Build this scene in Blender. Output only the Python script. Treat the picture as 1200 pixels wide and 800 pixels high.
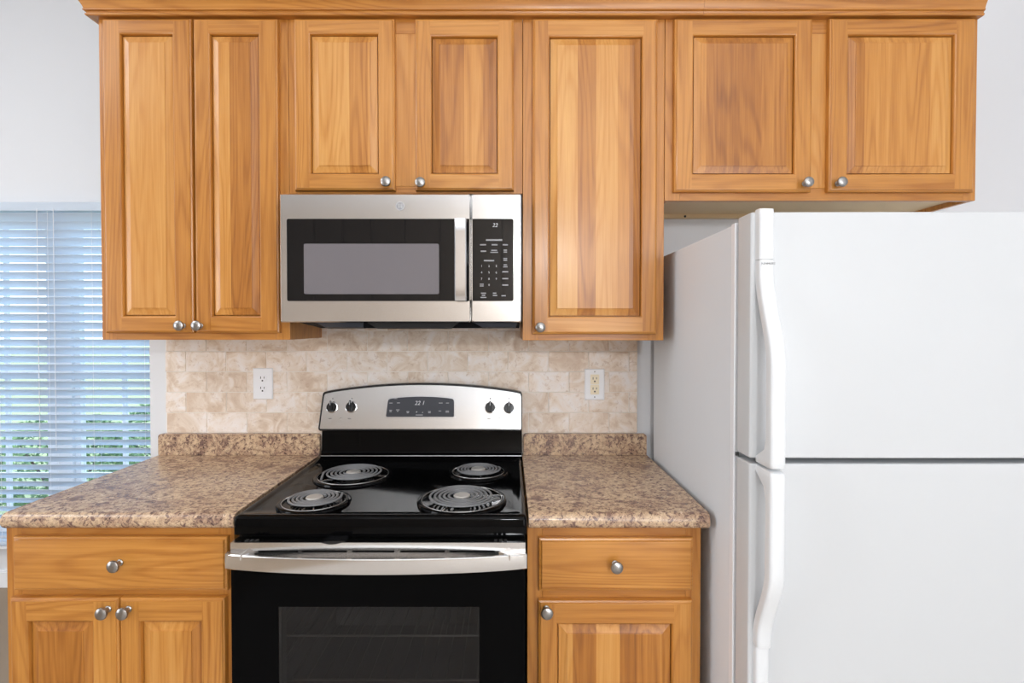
import bpy, math, random
from mathutils import Vector, Matrix
R = math.radians
rng = random.Random(7)
for o in list(bpy.data.objects):
    bpy.data.objects.remove(o)
S = bpy.context.scene
COL = S.collection

# ------------------------------------------------------------------ camera
cam = bpy.data.cameras.new('camera')
cam.sensor_width = 36
cam.lens = 615 / 1200 * 36
cam.shift_x = 5 / 1200
cam.shift_y = -9.34 / 1200
cam.clip_start = 0.05
cam_ob = bpy.data.objects.new('camera', cam)
COL.objects.link(cam_ob)
cam_ob.location = (0, -2.0, 1.405)
cam_ob.rotation_euler = (R(90 - 0.9), 0, 0)
S.camera = cam_ob

# ------------------------------------------------------------------ sky, sun, lamps, exposure
W = bpy.data.worlds.new('sky')
S.world = W
W.use_nodes = True
nt = W.node_tree
bg = nt.nodes['Background']
sky = nt.nodes.new('ShaderNodeTexSky')
sky.sky_type = 'NISHITA'
sky.sun_disc = False
sky.sun_elevation = R(42)
sky.sun_rotation = R(200)
haze = nt.nodes.new('ShaderNodeMix')
haze.data_type = 'RGBA'
haze.inputs[0].default_value = 0.8
haze.inputs[7].default_value = (0.74, 0.87, 1.0, 1)
bg.inputs[1].default_value = 2.5
nt.links.new(sky.outputs[0], haze.inputs[6])
nt.links.new(haze.outputs[2], bg.inputs[0])


def area(name, loc, target, sx, sy, power, color=(1, 1, 1)):
    L = bpy.data.lights.new(name, 'AREA')
    L.shape = 'RECTANGLE'
    L.size = sx
    L.size_y = sy
    L.energy = power
    L.color = color
    o = bpy.data.objects.new(name, L)
    COL.objects.link(o)
    o.location = loc
    o.rotation_euler = (Vector(target) - Vector(loc)).to_track_quat('-Z', 'Y').to_euler()
    return o


sunL = bpy.data.lights.new('sun', 'SUN')
sunL.energy = 2.0
sunL.angle = R(0.6)
sunL.color = (1, 0.94, 0.84)
sun = bpy.data.objects.new('sun', sunL)
COL.objects.link(sun)
sun.rotation_euler = Vector((-0.35, 0.75, -0.75)).to_track_quat('-Z', 'Y').to_euler()

area('ceiling_fill', (0.2, -2.3, 3.2), (0.2, -1.6, 0), 3.0, 2.4, 26, (0.91, 0.955, 1))  # added ambient fill under the ceiling, no fixture modelled
area('dining_fill', (-3.2, -1.4, 3.22), (-3.0, -1.0, 0), 1.6, 1.6, 50, (0.92, 0.96, 1))  # added fill that lifts the far wall on the left
area('rear_window_light', (1.7, -4.75, 1.35), (0.0, 0, 1.1), 1.9, 2.2, 74, (0.91, 0.955, 1))
area('side_fill', (-4.5, -2.3, 1.45), (0.0, -1.2, 1.1), 1.8, 1.8, 72, (0.90, 0.95, 1))  # added fill from the left for the fridge side, no window there
flash = bpy.data.lights.new('flash', 'POINT')
flash.energy = 105
flash.color = (0.91, 0.955, 1)
flash.shadow_soft_size = 0.10
flash_ob = bpy.data.objects.new('flash', flash)
COL.objects.link(flash_ob)
flash_ob.location = (0.42, -4.0, 2.10)

S.view_settings.view_transform = 'Standard'
S.view_settings.look = 'None'
S.view_settings.gamma = 1
S.view_settings.use_curve_mapping = False
S.view_settings.exposure = -0.1
S.cycles.max_bounces = 10
S.cycles.diffuse_bounces = 5
S.cycles.transparent_max_bounces = 12
S.cycles.caustics_reflective = False
S.cycles.caustics_refractive = False
S.cycles.use_denoising = True
S.cycles.sample_clamp_indirect = 6


# ------------------------------------------------------------------ materials
class NT:
    def __init__(self, name):
        self.m = bpy.data.materials.new(name)
        self.m.use_nodes = True
        self.t = self.m.node_tree
        self.b = self.t.nodes['Principled BSDF']

    def n(self, typ, **kw):
        nd = self.t.nodes.new(typ)
        for k, v in kw.items():
            if isinstance(k, str) and hasattr(nd, k):
                setattr(nd, k, v)
        return nd

    def l(self, a, b):
        self.t.links.new(a, b)

    def val(self, sock, v):
        if hasattr(v, 'is_output'):
            self.l(v, sock)
        else:
            sock.default_value = v

    def math(self, op, a, b=0.0, clamp=False):
        nd = self.n('ShaderNodeMath', operation=op, use_clamp=clamp)
        self.val(nd.inputs[0], a)
        self.val(nd.inputs[1], b)
        return nd.outputs[0]

    def mix(self, f, a, b, mode='MIX'):
        nd = self.n('ShaderNodeMix', data_type='RGBA', blend_type=mode)
        self.val(nd.inputs[0], f)
        self.val(nd.inputs[6], a)
        self.val(nd.inputs[7], b)
        return nd.outputs[2]

    def ramp(self, f, stops):
        nd = self.n('ShaderNodeValToRGB')
        e = nd.color_ramp.elements
        while len(e) < len(stops):
            e.new(0.5)
        for i, (p, c) in enumerate(stops):
            e[i].position = p
            e[i].color = c if len(c) == 4 else (*c, 1)
        self.l(f, nd.inputs[0])
        return nd.outputs[0]

    def noise(self, vec, scale, detail=3, rough=0.5, dist=0.0):
        nd = self.n('ShaderNodeTexNoise')
        if vec is not None:
            self.l(vec, nd.inputs['Vector'])
        nd.inputs['Scale'].default_value = scale
        nd.inputs['Detail'].default_value = detail
        nd.inputs['Roughness'].default_value = rough
        nd.inputs['Distortion'].default_value = dist
        return nd.outputs[0]

    def coord(self, which='Object'):
        return self.n('ShaderNodeTexCoord').outputs[which]

    def scaled(self, vec, s):
        nd = self.n('ShaderNodeMapping')
        nd.inputs['Scale'].default_value = s
        self.l(vec, nd.inputs['Vector'])
        return nd.outputs[0]

    def bump(self, h, strength, dist=0.001):
        nd = self.n('ShaderNodeBump')
        nd.inputs['Strength'].default_value = strength
        nd.inputs['Distance'].default_value = dist
        self.l(h, nd.inputs['Height'])
        self.l(nd.outputs[0], self.b.inputs['Normal'])

    def set(self, **kw):
        for k, v in kw.items():
            self.val(self.b.inputs[k.replace('_', ' ')], v)


def C4(r, g, b):
    return (r, g, b, 1)


def srgb(r, g, b):
    f = lambda c: (c / 255 / 12.92) if c / 255 <= 0.04045 else ((c / 255 + 0.055) / 1.055) ** 2.4
    return (f(r), f(g), f(b), 1)


def plain(name, col, rough=0.5, metal=0.0, coat=0.0, **kw):
    t = NT(name)
    t.set(Base_Color=col if len(col) == 4 else (*col, 1), Roughness=rough, Metallic=metal)
    if coat:
        t.set(Coat_Weight=coat)
        t.b.inputs['Coat Roughness'].default_value = 0.08
    return t.m


def oak(name, stave):
    t = NT(name)
    g = t.n('ShaderNodeAttribute', attribute_name='gco').outputs['Vector']
    tone = t.n('ShaderNodeAttribute', attribute_name='tone').outputs['Fac']
    sep = t.n('ShaderNodeSeparateXYZ')
    t.l(g, sep.inputs[0])
    # growth rings: contours of a stretched noise
    base = t.noise(t.scaled(g, (7.0, 0.5, 7.0)), 1.0, 2, 0.45, 0.3)
    if stave:
        vor = t.n('ShaderNodeTexVoronoi', voronoi_dimensions='1D')
        vor.inputs['Scale'].default_value = 16.0
        t.l(sep.outputs[0], vor.inputs['W'])
        sc = t.n('ShaderNodeSeparateColor')
        t.l(vor.outputs['Color'], sc.inputs[0])
        st = sc.outputs[0]
        base = t.math('ADD', base, t.math('MULTIPLY', sc.outputs[1], 3.0))
    rings = t.math('SINE', t.math('MULTIPLY', base, 120.0))
    rings = t.math('MULTIPLY_ADD', rings, 0.5)
    rings.node.inputs[2].default_value = 0.5
    rings = t.math('POWER', rings, 2.6)
    rmask = t.noise(t.scaled(g, (5.0, 1.2, 5.0)), 1.0, 2)
    pores = t.noise(t.scaled(g, (260.0, 7.0, 260.0)), 1.0, 3, 0.6)
    fib = t.noise(t.scaled(g, (95.0, 1.6, 95.0)), 1.0, 3, 0.6)
    mott = t.noise(t.scaled(g, (9.0, 3.0, 9.0)), 1.0, 3, 0.55)
    v = t.math('MULTIPLY_ADD', tone, 0.34)
    v.node.inputs[2].default_value = 0.33
    if stave:
        v = t.math('ADD', v, t.math('MULTIPLY', t.math('SUBTRACT', st, 0.5), 0.50))
    v = t.math('ADD', v, t.math('MULTIPLY', t.math('SUBTRACT', fib, 0.5), 0.46))
    v = t.math('ADD', v, t.math('MULTIPLY', t.math('SUBTRACT', mott, 0.5), 0.30))
    v = t.math('SUBTRACT', v, t.math('MULTIPLY', t.math('MULTIPLY', rings, rmask), 0.28))
    v = t.math('SUBTRACT', v, t.math('MULTIPLY', t.math('SUBTRACT', pores, 0.5), 0.34))
    v = t.math('ADD', v, 0.05, True)
    col = t.ramp(v, [(0.0, srgb(120, 68, 20)), (0.3, srgb(164, 102, 36)), (0.6, srgb(193, 131, 58)), (1.0, srgb(216, 163, 92))])
    t.set(Base_Color=col, Roughness=0.36, Coat_Weight=0.25)
    t.b.inputs['Coat Roughness'].default_value = 0.22
    t.bump(pores, 0.12, 0.0006)
    return t.m


def granite():
    t = NT('laminate_granite')
    c = t.coord()
    n1 = t.noise(c, 16, 5, 0.62, 0.9)
    n2 = t.noise(c, 70, 5, 0.7, 0.8)
    n3 = t.noise(c, 150, 3, 0.7, 0.4)
    warm = t.ramp(n1, [(0.34, srgb(138, 110, 96)), (0.46, srgb(182, 151, 124)), (0.56, srgb(206, 178, 146)), (0.70, srgb(164, 134, 110))])
    col = t.mix(t.ramp(n2, [(0.40, C4(1, 1, 1)), (0.50, C4(0, 0, 0))]), warm, srgb(120, 95, 86))
    col = t.mix(t.ramp(n2, [(0.58, C4(0, 0, 0)), (0.70, C4(1, 1, 1))]), col, srgb(226, 203, 174))
    sp = t.math('MULTIPLY', t.ramp(n3, [(0.56, C4(0, 0, 0)), (0.62, C4(1, 1, 1))]), t.ramp(n1, [(0.40, C4(1, 1, 1)), (0.62, C4(0.15, 0.15, 0.15))]))
    col = t.mix(sp, col, srgb(58, 44, 44))
    t.set(Base_Color=col, Roughness=0.26)
    return t.m


def travertine():
    t = NT('travertine')
    g = t.n('ShaderNodeAttribute', attribute_name='gco').outputs['Vector']
    tone = t.n('ShaderNodeAttribute', attribute_name='tone').outputs['Fac']
    n1 = t.noise(g, 13, 5, 0.6, 1.1)
    n2 = t.noise(g, 55, 4, 0.65, 0.6)
    v = t.math('ADD', t.math('MULTIPLY', n1, 1.0), t.math('MULTIPLY', t.math('SUBTRACT', tone, 0.5), 0.15))
    col = t.ramp(v, [(0.33, srgb(207, 184, 163)), (0.46, srgb(224, 207, 190)), (0.56, srgb(234, 222, 212)), (0.70, srgb(238, 231, 227))])
    col = t.mix(t.math('MULTIPLY', t.ramp(n2, [(0.33, C4(1, 1, 1)), (0.43, C4(0, 0, 0))]), 0.42), col, srgb(176, 142, 112))
    t.set(Base_Color=col, Roughness=0.42)
    return t.m


def steel(name, rough=0.18, base=(0.77, 0.765, 0.76)):
    t = NT(name)
    c = t.scaled(t.coord(), (3, 900, 900))
    n = t.noise(c, 1.0, 2, 0.6)
    t.set(Base_Color=(*base, 1), Metallic=1.0,
          Roughness=t.ramp(n, [(0.3, (rough - .02,) * 3), (0.7, (rough + .02,) * 3)]))
    return t.m


def wallpaint(name, col, bump=0.05):
    t = NT(name)
    c = t.coord()
    n = t.noise(c, 220, 3)
    t.set(Base_Color=col, Roughness=0.75)
    t.bump(n, bump, 0.001)
    return t.m


def glass(name, tint, refl=1.0, rough=0.02):
    """thin pane: see-through tint with Fresnel reflection"""
    m = bpy.data.materials.new(name)
    m.use_nodes = True
    t = m.node_tree
    t.nodes.clear()
    out = t.nodes.new('ShaderNodeOutputMaterial')
    mx = t.nodes.new('ShaderNodeMixShader')
    tr = t.nodes.new('ShaderNodeBsdfTransparent')
    tr.inputs[0].default_value = (*tint, 1)
    gl = t.nodes.new('ShaderNodeBsdfGlossy')
    gl.inputs['Roughness'].default_value = rough
    # Schlick reflectance, the same from both faces of the pane
    lw = t.nodes.new('ShaderNodeLayerWeight')
    lw.inputs['Blend'].default_value = 0.5
    pw = t.nodes.new('ShaderNodeMath')
    pw.operation = 'POWER'
    pw.inputs[1].default_value = 5
    mu = t.nodes.new('ShaderNodeMath')
    mu.operation = 'MULTIPLY_ADD'
    mu.inputs[1].default_value = 0.96 * refl
    mu.inputs[2].default_value = 0.04 * refl
    t.links.new(lw.outputs['Facing'], pw.inputs[0])
    t.links.new(pw.outputs[0], mu.inputs[0])
    t.links.new(mu.outputs[0], mx.inputs[0])
    t.links.new(tr.outputs[0], mx.inputs[1])
    t.links.new(gl.outputs[0], mx.inputs[2])
    t.links.new(mx.outputs[0], out.inputs[0])
    return m


def leafy(name, a, b):
    t = NT(name)
    tone = t.n('ShaderNodeAttribute', attribute_name='tone').outputs['Fac']
    t.set(Base_Color=t.mix(tone, a, b), Roughness=0.5)
    return t.m


M = {}
M['oak'] = oak('honey_oak', False)
M['oak_panel'] = oak('honey_oak_staves', True)
M['granite'] = granite()
M['tile'] = travertine()
M['grout'] = plain('grout', srgb(236, 229, 220), 0.9)
M['steel'] = steel('brushed_steel')
M['steel_dark'] = steel('brushed_steel_dark', 0.32, (0.45, 0.44, 0.43))
M['nickel'] = plain('brushed_nickel', (0.36, 0.35, 0.34), 0.30, 1.0)
M['chrome'] = plain('chrome', (0.70, 0.70, 0.71), 0.16, 1.0)
M['enamel'] = plain('black_enamel', (0.004, 0.004, 0.0045), 0.06, 0, 0.5)
M['black_glass'] = plain('black_glass', (0.005, 0.005, 0.006), 0.05, 0, 0.0)
for k_ in ('enamel', 'black_glass'):
    M[k_].node_tree.nodes['Principled BSDF'].inputs['Specular IOR Level'].default_value = 0.11 if k_ == 'enamel' else 0.04
    M[k_].node_tree.nodes['Principled BSDF'].inputs['Base Color'].default_value = (0.002, 0.002, 0.0022, 1)
    M[k_].node_tree.nodes['Principled BSDF'].inputs['Coat Weight'].default_value = 0.0
M['black_plastic'] = plain('black_plastic', (0.008, 0.008, 0.009), 0.24)
M['dark_recess'] = plain('dark_recess', (0.01, 0.01, 0.01), 0.8)
M['mirror_glass'] = plain('coated_black_glass', (0.005, 0.005, 0.006), 0.04)
M['mirror_glass'].node_tree.nodes['Principled BSDF'].inputs['IOR'].default_value = 1.45
M['screen'] = plain('smoked_screen', srgb(62, 64, 70), 0.12)
M['mesh_window'] = plain('screened_window', srgb(112, 108, 112), 0.14)
M['legend'] = plain('printed_legend', (0.62, 0.62, 0.64), 0.6)
M['legend_dark'] = plain('printed_dark', (0.16, 0.15, 0.15), 0.6)
M['legend_grey'] = plain('printed_grey', (0.30, 0.30, 0.31), 0.6)
M['coil'] = plain('coil_grey', (0.19, 0.193, 0.20), 0.38, 0.0)
M['medallion'] = plain('medallion', (0.62, 0.60, 0.57), 0.42, 0.6)
M['cavity'] = plain('oven_cavity', (0.34, 0.325, 0.315), 0.55)
M['rack'] = plain('rack_wire', (0.55, 0.53, 0.50), 0.3, 1.0)
M['white_plastic'] = plain('white_plastic', srgb(238, 239, 243), 0.3)
M['ivory'] = plain('ivory_plastic', srgb(236, 224, 196), 0.35)
M['slot'] = plain('slot_dark', (0.03, 0.03, 0.03), 0.6)
ft = NT('appliance_white')
ft.set(Base_Color=srgb(201, 203, 205), Roughness=0.34)
ft.bump(ft.noise(ft.coord(), 420, 2), 0.06, 0.0005)
M['fridge'] = ft.m
M['fridge_handle'] = plain('handle_white', srgb(222, 224, 226), 0.28)
M['fridge_side'] = wallpaint('fridge_side', srgb(224, 228, 233), 0.12)
M['gasket'] = plain('gasket_grey', srgb(105, 105, 105), 0.7)
M['wall'] = wallpaint('wall_paint', srgb(217, 218, 221))
M['ceiling'] = wallpaint('ceiling_paint', srgb(238, 238, 238))
M['trim'] = plain('trim_white', srgb(236, 238, 242), 0.4)
M['floor'] = wallpaint('carpet_beige', srgb(150, 132, 112), 0.5)
st = NT('blind_slat')
st.set(Base_Color=srgb(232, 238, 246), Roughness=0.45)
tl_ = st.n('ShaderNodeBsdfTranslucent')
tl_.inputs[0].default_value = srgb(214, 230, 242)
ms_ = st.n('ShaderNodeMixShader')
ms_.inputs[0].default_value = 0.4
st.l(st.b.outputs[0], ms_.inputs[1])
st.l(tl_.outputs[0], ms_.inputs[2])
st.l(ms_.outputs[0], st.t.nodes['Material Output'].inputs[0])
M['slat'] = st.m
M['pane'] = glass('window_pane', (0.93, 0.96, 0.97))
M['oven_pane'] = glass('oven_window', (0.50, 0.50, 0.51), 0.8)
M['maple'] = plain('pale_maple', srgb(214, 188, 146), 0.5)
M['added_panelling'] = plain('panelling', srgb(194, 180, 166), 0.45)
M['kitchen_floor'] = wallpaint('kitchen_floor', srgb(186, 178, 170), 0.1)
M['shell'] = plain('exterior', srgb(190, 190, 188), 0.8)
M['lawn'] = wallpaint('lawn', srgb(150, 160, 112), 0.5)
M['leaf'] = leafy('leaf_green', srgb(70, 104, 62), srgb(150, 182, 120))
M['bark'] = plain('bark', srgb(90, 72, 58), 0.9)
M['siding'] = plain('siding_blue', srgb(150, 170, 196), 0.7)
M['roofing'] = plain('roofing', srgb(110, 112, 120), 0.9)


# ------------------------------------------------------------------ mesh builder
def board(axis, tone=None):
    return (axis, rng.uniform(0, 40), rng.uniform(0, 40), rng.uniform(0, 40), rng.random() if tone is None else tone)


BD = ('z', 0, 0, 0, 0.5)


def gcoord(p, b):
    x, y, z = p
    if b[0] == 'z':
        q = (x, z, y)
    elif b[0] == 'x':
        q = (z, x, y)
    else:
        q = (x, y, z)
    return (q[0] + b[1], q[1] + b[2], q[2] + b[3])


class MB:
    def __init__(self):
        self.v = []
        self.f = []
        self.g = []
        self.t = []
        self.k = {}
        self.isl = 0

    def vert(self, p):
        key = (self.isl, round(p[0], 6), round(p[1], 6), round(p[2], 6))
        i = self.k.get(key)
        if i is None:
            i = len(self.v)
            self.v.append(tuple(p))
            self.k[key] = i
        return i

    def face(self, pts, b=BD):
        idx = [self.vert(p) for p in pts]
        if len(set(idx)) < 3:
            return
        seen = []
        pp = []
        for i, p in zip(idx, pts):
            if i not in seen:
                seen.append(i)
                pp.append(p)
        self.f.append(seen)
        self.g.append([gcoord(p, b) for p in pp])
        self.t.append(b[4])

    def box(self, x0, x1, y0, y1, z0, z1, b=BD):
        self.isl += 1
        x0, x1 = min(x0, x1), max(x0, x1)
        y0, y1 = min(y0, y1), max(y0, y1)
        z0, z1 = min(z0, z1), max(z0, z1)
        P = lambda i, j, k: ((x0, x1)[i], (y0, y1)[j], (z0, z1)[k])
        for q in (((0, 0, 0), (1, 0, 0), (1, 0, 1), (0, 0, 1)), ((1, 1, 0), (0, 1, 0), (0, 1, 1), (1, 1, 1)),
                  ((0, 1, 0), (0, 0, 0), (0, 0, 1), (0, 1, 1)), ((1, 0, 0), (1, 1, 0), (1, 1, 1), (1, 0, 1)),
                  ((0, 0, 1), (1, 0, 1), (1, 1, 1), (0, 1, 1)), ((0, 1, 0), (1, 1, 0), (1, 0, 0), (0, 0, 0))):
            self.face([P(*c) for c in q], b)
        return self

    def loft(self, rings, b=BD, cap0=True, cap1=True, closed=True, bs=None):
        """rings of equal length joined by quads; bs: board for each side"""
        self.isl += 1
        n = len(rings[0])
        for r0, r1 in zip(rings, rings[1:]):
            for i in range(n if closed else n - 1):
                j = (i + 1) % n
                self.face([r0[i], r0[j], r1[j], r1[i]], bs[i] if bs else b)
        if cap0:
            self.face(list(reversed(rings[0])), b)
        if cap1:
            self.face(rings[-1], b)
        return self

    def tube(self, path, r, n=10, b=BD, closed=False, sy=1.0, caps=True):
        rings = []
        N = len(path)
        P = [Vector(p) for p in path]
        up = None
        for i in range(N):
            if closed:
                d = (P[(i + 1) % N] - P[i - 1]).normalized()
            else:
                d = (P[min(i + 1, N - 1)] - P[max(i - 1, 0)]).normalized()
            if up is None:
                up = Vector((0, 0, 1)) if abs(d.z) < 0.9 else Vector((0, 1, 0))
            s = d.cross(up).normalized()
            u = s.cross(d).normalized()
            up = u
            rr = r[i] if isinstance(r, (list, tuple)) else r
            rings.append([tuple(P[i] + s * (rr * math.cos(a)) + u * (rr * sy * math.sin(a)))
                          for a in [2 * math.pi * k / n for k in range(n)]])
        if closed:
            rings.append(rings[0])
        return self.loft(rings, b, caps and not closed, caps and not closed)

    def lathe(self, c, prof, axis='y', n=24, b=BD):
        """prof: (radius, distance along -y for 'y', +z for 'z')"""
        rings = []
        for r, h in prof:
            ring = []
            for k in range(n):
                a = 2 * math.pi * k / n
                if axis == 'y':
                    ring.append((c[0] + r * math.cos(a), c[1] - h, c[2] + r * math.sin(a)))
                else:
                    ring.append((c[0] + r * math.cos(a), c[1] + r * math.sin(a), c[2] + h))
            rings.append(ring)
        return self.loft(rings, b, prof[0][0] > 1e-5, prof[-1][0] > 1e-5)

    def prism(self, outline, y0, y1, b=BD, tilt=None):
        """outline in (x, z), extruded between y0 (front) and y1 (back); tilt(z) shifts the front"""
        f = tilt or (lambda z: 0.0)
        r0 = [(x, y0 + f(z), z) for x, z in outline]
        r1 = [(x, y1, z) for x, z in outline]
        return self.loft([r1, r0], b)

    def build(self, name, mat, parent=None, org=(0, 0, 0), bevel=0.0, seg=2, smooth=True, angle=35):
        me = bpy.data.meshes.new(name)
        me.from_pydata([(x - org[0], y - org[1], z - org[2]) for x, y, z in self.v], [], self.f)
        ga = me.attributes.new('gco', 'FLOAT_VECTOR', 'CORNER')
        ga.data.foreach_set('vector', [c for f in self.g for p in f for c in p])
        ta = me.attributes.new('tone', 'FLOAT', 'FACE')
        ta.data.foreach_set('value', self.t)
        import bmesh
        bm = bmesh.new()
        bm.from_mesh(me)
        bmesh.ops.recalc_face_normals(bm, faces=bm.faces)
        bm.to_mesh(me)
        bm.free()
        me.materials.append(mat)
        o = bpy.data.objects.new(name, me)
        COL.objects.link(o)
        if smooth:
            me.shade_smooth()
            if not bevel:
                me.set_sharp_from_angle(angle=R(angle))
        if bevel:
            md = o.modifiers.new('edge', 'BEVEL')
            md.width = bevel
            md.segments = seg
            md.limit_method = 'ANGLE'
            md.angle_limit = R(40)
            md.harden_normals = True
        if parent:
            o.parent = parent
        return o


def tag(o, label=None, cat=None, group=None, kind=None):
    for k, v in (('label', label), ('category', cat), ('group', group), ('kind', kind)):
        if v:
            o[k] = v
    return o


def thing(name, loc, label, cat, group=None):
    o = bpy.data.objects.new(name, None)
    o.empty_display_size = 0.05
    COL.objects.link(o)
    o.location = loc
    return tag(o, label, cat, group)


def box(name, mat, x0, x1, y0, y1, z0, z1, parent=None, org=(0, 0, 0), bevel=0.0, b=None, seg=2):
    return MB().box(x0, x1, y0, y1, z0, z1, b or BD).build(name, mat, parent, org, bevel, seg)


def struct(o):
    o['kind'] = 'structure'
    return o


def rrect(x0, x1, z0, z1, r, n=5):
    """rounded rectangle outline, counter-clockwise"""
    pts = []
    for cx, cz, a0 in ((x1 - r, z1 - r, 0), (x0 + r, z1 - r, 90), (x0 + r, z0 + r, 180), (x1 - r, z0 + r, 270)):
        for k in range(n + 1):
            a = R(a0 + 90 * k / n)
            pts.append((cx + r * math.cos(a), cz + r * math.sin(a)))
    return pts


def text_into(mb, s, x, y, z, size, align='CENTER', depth=0.0003, shear=0.0, front=None, sx=1.0):
    """flat printed lettering facing -y, centred on (x, z)"""
    cu = bpy.data.curves.new('t', 'FONT')
    cu.body = s
    cu.size = size
    cu.align_x = align
    cu.align_y = 'CENTER'
    cu.shear = shear
    cu.extrude = depth
    cu.resolution_u = 2
    ob = bpy.data.objects.new('t', cu)
    COL.objects.link(ob)
    dg = bpy.context.evaluated_depsgraph_get()
    dg.update()
    me = bpy.data.meshes.new_from_object(ob.evaluated_get(dg))
    mb.isl += 1
    for p in me.polygons:
        pts = []
        for i in p.vertices:
            c = me.vertices[i].co
            zz = z + c.y
            pts.append((x + c.x * sx, (y + (front(zz) if front else 0)) - c.z, zz))
        mb.face(pts)
    bpy.data.objects.remove(ob)
    bpy.data.meshes.remove(me)
    bpy.data.curves.remove(cu)


# ================================================================== the room
ZC = 3.3
XL, XR, YB, YF = -4.6, 3.0, -5.0, 0.8
struct(box('floor', M['kitchen_floor'], -1.366, XR + .1, YB - .1, YF + .1, -0.1, 0))
struct(box('floor_dining', M['floor'], XL - .1, -1.366, YB - .1, YF + .1, -0.1, 0))
struct(box('ceiling', M['ceiling'], XL - .1, XR + .1, YB - .1, YF + .12, ZC, ZC + 0.1))
struct(box('wall_left', M['wall'], XL - .1, XL, YB, YF, 0, ZC))
struct(box('wall_right', M['wall'], XR, XR + .1, YB, YF, 0, ZC))
struct(box('wall_rear', M['wall'], XL, XR, YB - .1, YB, 0, ZC))
# invented boards on the unseen rear wall, added for glass and steel to mirror
m = MB()
px_ = XL + .02
while px_ < XR - .1:
    wd = rng.uniform(.30, .45)
    m.box(px_, min(px_ + wd, XR - .02), YB + .001, YB + .03, 0, 2.85, board('z', 0.5))
    px_ += wd + .012
struct(m.build('added_rear_panelling', M['added_panelling'], bevel=.004))
# kitchen partition: ends free at its left
struct(box('wall_back', M['wall'], -1.366, XR, 0, 0.115, 0, ZC))
# far dining wall with the window opening
WX0, WX1, WZ0, WZ1 = -3.03, -1.80, 0.24, 2.03
m = MB()
m.box(XL, WX0, YF, YF + .12, 0, ZC)
m.box(WX1, XR, YF, YF + .12, 0, ZC)
m.box(WX0, WX1, YF, YF + .12, WZ1, ZC)
m.box(WX0, WX1, YF, YF + .12, 0, WZ0)
struct(m.build('wall_far', M['wall'], smooth=False))
m = MB()
m.box(XL, -1.38, YF - .014, YF, 0, 0.085)
m.box(XL, -1.38, YF - .010, YF, 0.085, 0.095)
struct(m.build('baseboard_far', M['trim'], bevel=0.003))

# window: frame, centre mullion, sashes, muntins, panes
w = MB()
w.box(WX0, WX0 + .035, YF + .03, YF + .10, WZ0, WZ1)
w.box(WX1 - .035, WX1, YF + .03, YF + .10, WZ0, WZ1)
for xa, xb in ((WX0 + .035, -2.475), (-2.355, WX1 - .035)):
    w.box(xa, xb, YF + .03, YF + .10, WZ1 - .035, WZ1)
    w.box(xa, xb, YF + .03, YF + .10, WZ0, WZ0 + .035)
w.box(-2.475, -2.355, YF + .03, YF + .10, WZ0, WZ1)
win = struct(w.build('window_1', M['trim'], bevel=0.003))
box('window_sill', M['trim'], WX0 - .05, WX1 + .05, YF - .045, YF + .03, WZ0 - .018, WZ0, win, bevel=0.003)
for x0, x1 in ((WX0 + .035, -2.475), (-2.355, WX1 - .035)):
    s = MB()
    zm = (WZ0 + WZ1) / 2
    s.box(x0, x0 + .03, YF + .05, YF + .085, WZ0 + .035, WZ1 - .035)
    s.box(x1 - .03, x1, YF + .05, YF + .085, WZ0 + .035, WZ1 - .035)
    s.box(x0 + .03, x1 - .03, YF + .05, YF + .085, WZ1 - .07, WZ1 - .035)
    s.box(x0 + .03, x1 - .03, YF + .05, YF + .085, WZ0 + .035, WZ0 + .08)
    s.box(x0 + .03, x1 - .03, YF + .05, YF + .085, zm - .02, zm + .02)
    sash = s.build('sash', M['trim'], win)
    mu = MB()
    xm = (x0 + x1) / 2
    mu.box(xm - .009, xm + .009, YF + .058, YF + .078, WZ0 + .06, WZ1 - .05)
    for zz in (WZ0 + .35, WZ0 + .60, zm + .28, zm + .55):
        mu.box(x0 + .02, x1 - .02, YF + .060, YF + .076, zz - .008, zz + .008)
    mu.build('muntin', M['trim'], sash)
    box('pane', M['pane'], x0 + .02, x1 - .02, YF + .066, YF + .069, WZ0 + .05, WZ1 - .05, sash)

# blind
bl = thing('window_blind', (-2.415, YF - .03, 2.045), 'white horizontal slat blind hanging in the window at the left edge', 'blind')
bo = tuple(bl.location)
BX0, BX1 = WX0 - .01, WX1 + .01
box('headrail', M['slat'], BX0 - .01, BX1 + .01, YF - .062, YF - .002, 2.0, 2.045, bl, bo, 0.003)
m = MB()
za = 1.975
TL = R(45)
nsl = 0
while za > 0.30:
    # room-side edge up, window-side edge down; gently crowned
    prof = []
    for k in range(5):
        u = -1 + k / 2
        cx_, cz_ = 0.025 * u, 0.0022 * (1 - u * u)
        prof.append((YF - .032 + cx_ * math.cos(TL) + cz_ * math.sin(TL), za - cx_ * math.sin(TL) + cz_ * math.cos(TL)))
    th_ = 0.0024
    bot = [(y - th_ * math.sin(TL), z - th_ * math.cos(TL)) for y, z in reversed(prof)]
    out = prof + bot
    m.loft([[(BX0, y, z) for y, z in out], [(BX1, y, z) for y, z in out]])
    za -= 0.0440
    nsl += 1
m.build('slats', M['slat'], bl, bo)
box('bottom_rail', M['slat'], BX0, BX1, YF - .057, YF - .007, za - .012, za + .006, bl, bo, 0.003)
for xc in (-2.93, -2.66, -2.40, -2.17, -1.90):
    m = MB()
    for yy in (YF - .0555, YF - .0085):
        m.tube([(xc, yy, 2.0), (xc, yy, za)], 0.0009, 6)
    m.build('ladder_cord', M['white_plastic'], bl, bo)
for xc in (-2.445, -2.36):
    MB().tube([(xc, YF - .066, 2.01), (xc, YF - .066, 0.75)], 0.0016, 6).build('pull_cord', M['white_plastic'], bl, bo)

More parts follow.
